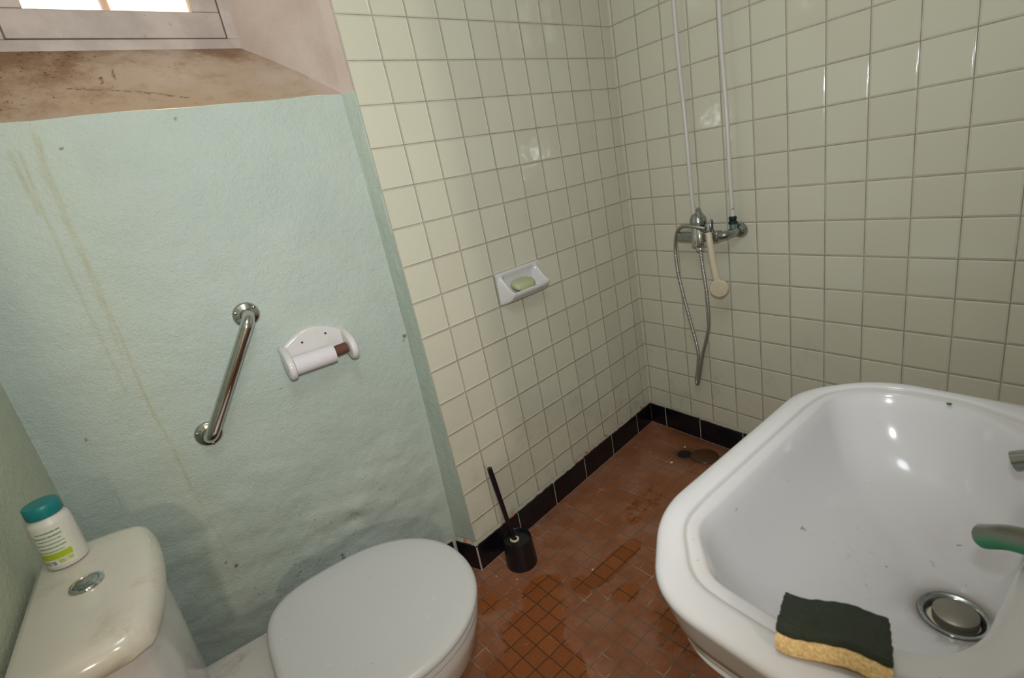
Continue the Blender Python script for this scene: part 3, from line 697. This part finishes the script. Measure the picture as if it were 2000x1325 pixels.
cheekp = [(0.0, 0.107), (0.007, 0.1065), (0.0095, 0.102), (0.0115, 0.096), (0.018, 0.086), (0.028, 0.072), (0.037, 0.061), (0.044, 0.054), (0.050, 0.049), (0.054, 0.046), (0.057, 0.044), (0.060, 0.042), (0.0615, 0.040), (0.062, 0.035), (0.056, 0.023), (0.036, 0.008), (0.013, 0.001), (0.0, 0.0)]
def sms(x, a, b): t_ = min(1, max(0, (x - a) / (b - a))); return t_ * t_ * (3 - 2 * t_)
def dish(s, k):
    a = min(s, 1 - s); e = sms(a, 0.035, 0.095); g = sms(a, 0.105, 0.19) ** 0.8; i = int(k); f_, c_, g_ = flat[i], cheekp[i], full[i]
    n_ = f_[0] + (c_[0] - f_[0]) * e; z_ = f_[1] + (c_[1] - f_[1]) * e
    n_ += (g_[0] - n_) * g; z_ += (g_[1] - z_) * g
    if i in (11, 12, 13): z_ -= 0.004 * math.exp(-((s - 0.35) / 0.06) ** 2) * e; n_ += 0.003 * math.exp(-((s - 0.35) / 0.06) ** 2) * e
    return Asurf(D0 + (D1 - D0) * s, H0 + z_, n_)
V, F, UV = grid(dish, lin(0, 1, 90), list(range(len(flat))))
do = obj('dish_body', V, F, M_cer, sd, angle=80); md = do.modifiers.new('smooth', 'SUBSURF'); md.levels = 1; md.render_levels = 2
m = MB(); R = []
for k, (r, z) in enumerate([(0.6, 0.0), (0.92, 0.003), (1.0, 0.008), (1.0, 0.014), (0.93, 0.019), (0.7, 0.0225), (0.35, 0.0235)]):
    rg = []
    for q in range(48):
        a = 2 * PI * q / 48; c, s = math.cos(a), math.sin(a); x = math.copysign(abs(c) ** 0.6, c) * 0.047 * r; y = math.copysign(abs(s) ** 0.7, s) * 0.0245 * r
        base = Asurf(0.716 - x, H0 + 0.0325 + z * 1.15 + 0.30 * (0.026 - y), 0.0335 + y)
        rg.append(base)
    R.append(rg)
m.rings(R, True, True); sb = m.build('soap_bar', M_soap, None, angle=60); tag(sb, 'pale green bar of soap lying in the ceramic soap dish', 'soap')

# ---------------------------------------------------------------- shower: pipes, mixer, hose, hand shower
def pipe(p0, p1, name, label):
    pts = [Vector(p0).lerp(Vector(p1), k / 20) for k in range(21)]
    pts = [p + Vector((0, 0.0015 * math.sin(k * 0.9), 0)) for k, p in enumerate(pts)]
    return tag(MB().tube(pts, 0.0072, 18).build(name, M_pipe), label, 'pipe')
pipe((-0.022, -0.336, 0.965), (-0.022, -0.297, 2.2), 'water_pipe', 'white painted water pipe rising behind the shower mixer, nearer the corner')
pipe((-0.030, -0.499, 0.955), (-0.030, -0.474, 2.2), 'water_pipe', 'white water pipe with flaked dark paint, farther from the corner')
mx = empty('shower_mixer', (-0.05, -0.42, 0.90), 'tarnished chrome wall-mounted shower mixer on the tiled wall', 'shower mixer')
m = MB(); m.box((-0.092, -0.478, 0.880), (-0.058, -0.305, 0.917), 0.009); 
m.build('mixer_bar', M_chrome_dirty, mx)
m = MB(); m.lathe([(0.0, 0), (0.024, 0.0), (0.028, 0.004), (0.028, 0.060), (0.025, 0.064), (0.025, 0.068), (0.0, 0.069)], (-0.083, -0.400, 0.866), n=36); m.build('mixer_body', M_chrome, mx)
m = MB(); m.lathe([(0.0, 0), (0.026, 0.0), (0.029, 0.010), (0.028, 0.026), (0.020, 0.042), (0.008, 0.048), (0.0, 0.049)], (-0.083, -0.400, 0.9365), (0.10, 0.18, 1), 32)
m.build('lever_dome', M_chrome_dirty, mx)
m = MB(); m.tube(spline([(-0.092, -0.412, 0.962), (-0.080, -0.400, 0.988), (-0.060, -0.385, 0.990), (-0.045, -0.372, 0.978)], 5), [0.012 - 0.0003 * k for k in range(16)], 14); m.build('lever', M_chrome_dirty, mx)
for yy in (-0.349, -0.508):
    m = MB(); m.lathe([(0.026, 0), (0.027, 0.003), (0.022, 0.014), (0.013, 0.018), (0.013, 0.03)], (-0.001, yy, 0.905), (-1, 0, 0), 32, cap1=False)
    m.build('flange', M_chrome_dirty, mx)
m = MB(); m.tube(spline([(-0.028, -0.506, 0.905), (-0.052, -0.500, 0.903), (-0.070, -0.490, 0.900), (-0.076, -0.472, 0.900)], 6), 0.0145, 20); m.build('elbow', M_chrome_dirty, mx)
m = MB(); m.tube(spline([(-0.028, -0.349, 0.905), (-0.050, -0.345, 0.903), (-0.070, -0.343, 0.901)], 6), 0.0115, 20); m.build('elbow', M_chrome_dirty, mx)
m = MB(); m.lathe([(0.009, 0), (0.0145, 0.002), (0.0145, 0.010), (0.011, 0.013), (0.0115, 0.016), (0.0135, 0.020), (0.0125, 0.026), (0.0085, 0.028)], (-0.030, -0.4985, 0.930), n=24); m.build('pipe_nut', M_nut, mx)
m = MB(); m.tube([(-0.030, -0.500, 0.905), (-0.030, -0.499, 0.932)], 0.012, 20); m.build('tee', M_brass, mx)
m = MB(); m.lathe([(0.0085, 0), (0.0145, 0.001), (0.0145, 0.012), (0.0115, 0.016), (0.0115, 0.024)], (-0.083, -0.400, 0.848), n=24, cap1=False); m.build('hose_nut', M_chrome, mx)
m = MB(); m.tube(spline([(-0.074, -0.446, 0.915), (-0.076, -0.449, 0.935), (-0.080, -0.452, 0.955), (-0.092, -0.455, 0.952), (-0.097, -0.456, 0.935)], 5), 0.0035, 12); m.tube([(-0.075, -0.448, 0.905), (-0.092, -0.456, 0.93)], 0.007, 12); m.build('handset_hook', M_chrome_dirty, mx)
# hose: ribbed tube
path = spline([(-0.083, -0.400, 0.850), (-0.080, -0.402, 0.79), (-0.070, -0.405, 0.68), (-0.058, -0.395, 0.55), (-0.048, -0.352, 0.42), (-0.040, -0.326, 0.33), (-0.036, -0.312, 0.285), (-0.034, -0.302, 0.278), (-0.032, -0.300, 0.295), (-0.030, -0.312, 0.36), (-0.032, -0.318, 0.43), (-0.038, -0.300, 0.54), (-0.046, -0.280, 0.66), (-0.055, -0.270, 0.76), (-0.066, -0.276, 0.85), (-0.085, -0.305, 0.915), (-0.105, -0.350, 0.942), (-0.112, -0.400, 0.940), (-0.108, -0.445, 0.932)], 16)
# resample evenly
def resample(P_, step):
    out = [P_[0]]; acc = 0
    for a, b in zip(P_, P_[1:]):
        L = (b - a).length; t = step - acc
        while t < L: out.append(a.lerp(b, t / L)); t += step
        acc = (acc + L) % step
    return out
hp = resample(path, 0.0014)
hs = tag(MB().tube(hp, [0.0068 if (k // 2) % 2 else 0.0058 for k in range(len(hp))], 12).build('shower_hose', M_steel, angle=80), 'grey flexible metal shower hose hanging in a loop below the mixer', 'shower hose')
sh = empty('hand_shower', (-0.105, -0.455, 0.92), 'old cream plastic hand shower hanging head down from the mixer', 'shower head')
hpts = [(-0.105, -0.4535, 0.918), (-0.108, -0.459, 0.88), (-0.108, -0.466, 0.82), (-0.106, -0.474, 0.765), (-0.102, -0.478, 0.735)]
MB().tube(spline(hpts, 6), [0.0105 + 0.0025 * k / 24 for k in range(25)], 20).build('handle', M_cream, sh)
MB().lathe([(0.012, -0.012), (0.024, -0.010), (0.031, -0.002), (0.033, 0.008), (0.032, 0.016), (0.029, 0.020), (0.0, 0.021)], (-0.096, -0.480, 0.722), (-0.86, -0.30, -0.10), 40).build('head', M_cream, sh)

# ---------------------------------------------------------------- toilet brush
bh = tag(MB().lathe([(0.0, 0.0), (0.052, 0.0), (0.0525, 0.004), (0.050, 0.05), (0.0475, 0.098), (0.0465, 0.100), (0.0450, 0.098), (0.045, 0.088), (0.0, 0.086)], (-1.003, -0.303, 0.0008), n=56).build('brush_holder', M_black), 'black plastic toilet brush holder standing on the terracotta floor', 'brush holder')
tb = empty('toilet_brush', (-1.003, -0.303, 0.09), 'black-handled toilet brush standing in its black holder', 'toilet brush')
hb = Vector((-1.008, -0.288, 0.088)); ht = Vector((-1.030, -0.268, 0.366)); 
MB().tube([hb.lerp(ht, k / 10) for k in range(11)], [0.0085, 0.0078, 0.0075, 0.0075, 0.0076, 0.0078, 0.008, 0.0082, 0.0084, 0.0085, 0.0078], 20).build('brush_handle', M_black, tb)
MB().lathe([(0.0085, 0), (0.0150, 0.0), (0.0155, 0.003), (0.0085, 0.004)], (-1.007, -0.292, 0.0872), (0, 0, 1), 28, cap0=False, cap1=False).build('collar', M_cream, tb)

# ---------------------------------------------------------------- floor drain and small debris
m = MB(); m.lathe([(0.0, 0.0005), (0.020, 0.0005), (0.024, 0.0015), (0.028, 0.0012), (0.030, 0.0002)], (-0.153, -0.308, 0), n=32, cap1=False)
tag(m.build('floor_drain', M_dark), 'dark open drain hole in the shower floor near the corner', 'drain')
m = MB(); m.lathe([(0.0, 0.0), (0.054, 0.0), (0.0555, 0.0015), (0.054, 0.004), (0.050, 0.0048), (0.030, 0.0042), (0.0, 0.004)], (-0.118, -0.380, 0.0008), (0.02, 0.02, 1), 48)
tag(m.build('drain_cover', M_cover), 'round rusty brown drain cover lying beside the drain hole', 'drain cover')
labs = ['tiny white crumb on the open floor between brush holder and washbasin', 'tiny white crumb on the floor close to the foot of the brush holder', 'tiny white crumb on the floor between toilet seat and brush holder', 'white crumb on the floor in front of the drain hole', 'tiny white crumb on the floor behind the drain hole', 'tiny white crumb on the floor near the black plinth, closest to the corner', 'tiny white crumb on the floor between the corner and the drain']
for (x, y), r, lb_ in zip([(-0.865, -0.502), (-1.062, -0.355), (-1.103, -0.294), (-0.237, -0.307), (-0.108, -0.275), (-0.239, -0.115), (-0.227, -0.188)], [0.003, 0.0022, 0.002, 0.006, 0.004, 0.0025, 0.0022], labs):
    bm = bmesh.new(); bmesh.ops.create_icosphere(bm, subdivisions=2, radius=r)
    for v in bm.verts: v.co = Vector((v.co.x * 1.4, v.co.y, v.co.z * 0.5)) * (1 + 0.35 * noise.noise(v.co * 400 + Vector((x, y, 0)) * 50))
    mbx = MB().add([v.co + Vector((x, y, r * 0.5)) for v in bm.verts], [[v.index for v in f.verts] for f in bm.faces]); bm.free()
    tag(mbx.build('crumb', M_crumb), lb_, 'crumb', 'white crumbs on the floor')

# ---------------------------------------------------------------- wash basin
basin = empty('washbasin', (-1.06, -1.45, 0.80), 'large white ceramic washbasin with chamfered corners in the foreground', 'washbasin')
def smoothclosed(poly, n, r=0.0):
    """resample a closed polygon with rounded corners"""
    pts = []
    N = len(poly)
    for i in range(N):
        a = Vector(poly[i - 1]).to_2d() if False else Vector(poly[i - 1][:2]); b = Vector(poly[i][:2]); c = Vector(poly[(i + 1) % N][:2])
        rad = poly[i][2]
        u = (a - b).normalized(); v = (c - b).normalized()
        for k in range(13):
            t = k / 12; p0 = b + u * rad; p2 = b + v * rad
            pts.append(p0 * (1 - t) ** 2 + b * 2 * t * (1 - t) + p2 * t * t)
    L = [0]; Q = pts + [pts[0]]
    for a, b in zip(Q, Q[1:]): L.append(L[-1] + (b - a).length)
    out = []; j = 0
    for k in range(n):
        d = L[-1] * k / n
        while L[j + 1] < d: j += 1
        t = (d - L[j]) / max(L[j + 1] - L[j], 1e-9); out.append(Q[j].lerp(Q[j + 1], t))
    return out
NB = 240
outer = [(-1.366, -1.655, 0.012), (-1.372, -1.275, 0.05), (-1.262, -1.190, 0.05), (-0.862, -1.158, 0.05), (-0.762, -1.240, 0.055), (-0.748, -1.655, 0.012)]
inner = [(-1.235, -1.500, 0.04), (-1.308, -1.400, 0.03), (-1.308, -1.300, 0.022), (-1.250, -1.240, 0.026), (-0.848, -1.208, 0.035), (-0.798, -1.262, 0.035), (-0.792, -1.365, 0.035), (-0.875, -1.485, 0.05)]
def by_angle(poly, n, ctr=Vector((-1.056, -1.42))):
    P_ = smoothclosed(poly, 1600); out = []
    ang = [math.atan2((p - ctr).y, (p - ctr).x) for p in P_]
    order = sorted(range(len(P_)), key=lambda i: ang[i]); A_ = [ang[i] for i in order]; Q_ = [P_[i] for i in order]
    import bisect
    for k in range(n):
        a = -PI + 2 * PI * (k + 0.5) / n; j = bisect.bisect_left(A_, a); j0 = (j - 1) % len(A_); j1 = j % len(A_)
        a0, a1 = A_[j0], A_[j1]
        if a1 <= a0: a1 += 2 * PI
        aa = a if a >= a0 else a + 2 * PI
        t = (aa - a0) / max(a1 - a0, 1e-9); out.append(Q_[j0].lerp(Q_[j1], min(1, max(0, t))))
    return out
NB = 400
OUT = by_angle(outer, NB); INN = by_angle(inner, NB); CT = Vector((-1.056, -1.42)); DR = Vector((-1.045, -1.436))
def sm(x, a, b): t = min(1, max(0, (x - a) / (b - a))); return t * t * (3 - 2 * t)
def deckz(p): return 0.032 * sm(-p.y + 0.13 * (p.x + 0.76), 1.42, 1.50)
def oring(ins, z, deck=1.0):
    r = []
    for p in OUT:
        d = (CT - p); L = d.length; q = p + d * (ins / L) * (1.12)
        q.y = max(q.y, -1.668)
        r.append(Vector((q.x, q.y, z + deck * deckz(q))))
    return r
def lring(t, z, lock=0.0):
    r = []
    for p, q in zip(OUT, INN):
        k = p.lerp(q, t); r.append(Vector((k.x, k.y, z + deckz(k))))
    return r
def bring(s, z, zb):  # inside the bowl
    r = []
    for q in INN:
        c = q.lerp(DR, s); base = z; d_ = (c - DR); rm = 0.0375 + 0.045 * (1 - s)
        if d_.length < rm: c = DR + d_.normalized() * rm
        r.append(Vector((c.x, c.y, base + deckz(q) * (1 - sm(s, 0.0, 0.25)))))
    return r
def under(t, z): return [Vector((p.lerp(DR, t).x, p.lerp(DR, t).y, z)) for p in OUT]
rings = [under(0.80, 0.628), under(0.6, 0.634), under(0.42, 0.648), under(0.26, 0.674), under(0.14, 0.706), under(0.07, 0.728), oring(0.030, 0.732, 0), oring(0.021, 0.738, 0), oring(0.0165, 0.747, 0.1), oring(0.0205, 0.7505, 0.1), oring(0.0135, 0.754, 0.1), oring(0.0105, 0.765, 0.3), oring(0.001, 0.798, 1), oring(0.0, 0.8025, 1), oring(0.002, 0.8065, 1), oring(0.006, 0.8092, 1)]
rings += [lring(0.30, 0.8105), lring(0.5, 0.810), lring(0.60, 0.8085), lring(0.645, 0.8060), lring(0.68, 0.8040), lring(0.72, 0.8040), lring(0.9, 0.8035), lring(0.97, 0.8020), lring(1.0, 0.7985)]
nr0 = len(rings)
prof = [(0.015, 0.792), (0.03, 0.782), (0.06, 0.762), (0.10, 0.742), (0.15, 0.724), (0.21, 0.708), (0.28, 0.696), (0.36, 0.687), (0.46, 0.679), (0.58, 0.671), (0.70, 0.664), (0.80, 0.659), (0.86, 0.6565)]
rings += [bring(a, b, 0) for a, b in prof]
def circ(r, z): return [Vector((DR.x + r * math.cos(-PI + 2 * PI * (k + 0.5) / NB), DR.y + r * math.sin(-PI + 2 * PI * (k + 0.5) / NB), z)) for k in range(NB)]
# move gently from the last bowl ring to the round drain seat
last = rings[-1]; c0 = circ(0.036, 0.6545)
rings.append([a.lerp(b, 0.6) for a, b in zip(last, c0)]); rings += [c0, circ(0.033, 0.6530), circ(0.031, 0.648), circ(0.030, 0.630)]
m = MB(); m.rings(rings, True, False)
bo = m.build('basin_body', M_basin, basin, angle=75)
li = np.zeros(len(m.v)); ri = np.zeros(len(m.v))
for j in range(len(rings)):
    for k in range(NB):
        i = j * NB + k
        if j == 9: li[i] = 1
        if j in (19, 20): li[i] = 0.55
        if j in (22, 23): li[i] = 0.2
        p = m.v[i]; d = math.hypot(p.x - DR.x, p.y - DR.y)
        if j > nr0: ri[i] = math.exp(-((d - 0.036) / 0.008) ** 2)
set_attr(bo, 'line', li); set_attr(bo, 'ring', ri)
dp = MB().lathe([(0.0355, 0.6555), (0.0345, 0.6575), (0.031, 0.6570), (0.026, 0.652), (0.0245, 0.640), (0.0, 0.640)], (DR.x, DR.y, 0), n=48, cap0=False).build('drain_ring', M_chrome_dirty, basin)
MB().lathe([(0.0, 0.641), (0.0215, 0.641), (0.0225, 0.652), (0.0220, 0.6585), (0.0195, 0.6605), (0.0, 0.6610)], (DR.x + 0.002, DR.y - 0.001, 0), n=48).build('plug', M_plug, dp)
# waste pipe under the bowl and wall bracket
m = MB(); m.lathe([(0.03, 0.645), (0.022, 0.60), (0.020, 0.5), (0.032, 0.49), (0.032, 0.40), (0.0, 0.39)], (DR.x, DR.y, 0), n=28); m.tube([(DR.x, DR.y, 0.46), (DR.x, YB + 0.002, 0.46)], 0.017, 20); m.build('waste_trap', M_cream, basin)
# taps on the rear deck
for tip, base_, mid in (((-1.088, -1.464), (-1.165, -1.578), ((-1.106, -1.488), (-1.130, -1.522), (-1.154, -1.555))), ((-0.926, -1.447), (-0.900, -1.578), ((-0.920, -1.488), (-0.910, -1.515), (-0.904, -1.545)))):
    tx, ty = tip; bx, by = base_
    tp = MB().lathe([(0.026, 0.8405), (0.026, 0.848), (0.018, 0.854), (0.016, 0.862), (0.017, 0.885), (0.012, 0.893), (0.0, 0.893)], (bx, by, 0), n=32).build('tap', M_chrome_dirty, basin)
    a = spline([(bx, by, 0.866), (*mid[2], 0.863), (*mid[1], 0.853), (*mid[0], 0.834), (tx, ty, 0.812)], 7)
    MB().tube(a, [0.0125 + 0.0005 * math.sin(k * 0.2) for k in range(len(a))], 24).build('spout', M_spout if bx < -1 else M_chrome_dirty, tp)
    MB().lathe([(0.0, 0.0), (0.010, 0.0), (0.010, 0.012), (0.022, 0.018), (0.024, 0.030), (0.018, 0.038), (0.0, 0.040)], (bx, by, 0.8935), n=8).build('tap_handle', M_chrome, tp, angle=30)
# ---------------------------------------------------------------- sponge on the rim
se = empty('sponge', (-1.30, -1.41, 0.81), 'yellow sponge with dark green scouring pad lying on the basin rim', 'sponge')
F1 = Vector((-1.345, -1.392, 0.838)); F2 = Vector((-1.312, -1.468, 0.836)); B1 = Vector((-1.283, -1.366, 0.812)); B2 = Vector((-1.248, -1.441, 0.811))
def spl(u, v, w_):   # u along, v front->back, w_ down
    top = F1.lerp(F2, u).lerp(B1.lerp(B2, u), v); nn = (F2 - F1).cross(B1 - F1).normalized()
    if nn.z > 0: nn = -nn
    p = top + nn * w_; p += nn * (0.0016 * noise.noise(Vector((u * 4, v * 3, 0)))) + nn * 0.0022 * math.sin(u * 7.5)
    return p
def slab(w0, w1, rough):
    m = MB(); N_ = 36; K = 24; R = []
    for (w_, ins) in ((w0, 0.03), (w0 + (w1 - w0) * 0.2, 0.0), (w0 + (w1 - w0) * 0.8, 0.0), (w1, 0.02)):
        rg = []
        per = [(k / N_, 0) for k in range(N_)] + [(1, k / K) for k in range(K)] + [(1 - k / N_, 1) for k in range(N_)] + [(0, 1 - k / K) for k in range(K)]
        for u, v in per:
            uu = 0.5 + (u - 0.5) * (1 - ins); vv = 0.5 + (v - 0.5) * (1 - ins)
            j = rough * noise.noise(Vector((u * 14, v * 14, w0 * 300)))
            uu += (j if v in (0, 1) else 0) * 0.2 + (0.012 * rough * 40 * noise.noise(Vector((v * 11, u * 3, 2))) if u in (0, 1) else 0)
            vv += (0.014 * rough * 40 * noise.noise(Vector((u * 11, v * 5, 7))) if v in (0, 1) else 0)
            rg.append(spl(uu, vv, w_))
        R.append(rg)
    # collapse top and bottom toward the centre for smooth faces
    def inner_r(rg, f): c = sum(rg, Vector()) / len(rg); return [p.lerp(c, f) for p in rg]
    R = [inner_r(R[0], 0.7), inner_r(R[0], 0.35)] + R + [inner_r(R[-1], 0.35), inner_r(R[-1], 0.7)]
    m.rings(R, True, True); return m
slab(0.0, 0.0065, 0.05).build('scouring_pad', M_pad, se, angle=60)
slab(0.0066, 0.0215, 0.03).build('sponge_layer', M_sponge, se, angle=60)
# bit of leaf on the far rim
bm_ = MB(); bm_.lathe([(0.0, 0.0), (0.003, 0.0), (0.0035, 0.0012), (0.0, 0.002)], (-0.797, -1.345, 0.8045), n=7); tag(bm_.build('leaf_fragment', M_leaf), 'tiny green leaf fragment on the far right rim of the basin', 'leaf')

# ---------------------------------------------------------------- made-up lamp fixture for the added fill light (out of frame)
cl = empty('fill_lamp', (-1.45, -1.35, HTOP), 'made-up ceiling fixture above the added fill light', 'lamp')
MB().lathe([(0.0, 0), (0.05, 0.0), (0.05, 0.03), (0.0, 0.03)], (-1.45, -1.35, HTOP - 0.03), n=32).build('fill_lamp_base', M_cer, cl)

# put every part's parent link right: parts were written in room coordinates
for o in list(bpy.data.objects):
    if o.parent is not None and o.type == 'MESH':
        off = Vector((0, 0, 0)); p = o.parent
        if p.type == 'EMPTY': o.location = -p.location
        else: o.location = (0, 0, 0)
# give each single-mesh thing an origin at its base
for o in list(bpy.data.objects):
    if o.type == 'MESH' and o.parent is None and o.get('category'):
        c = np.array([v.co[:] for v in o.data.vertices]); b = Vector(((c[:, 0].min() + c[:, 0].max()) / 2, (c[:, 1].min() + c[:, 1].max()) / 2, c[:, 2].min()))
        o.data.transform(Matrix.Translation(-b)); o.location = b
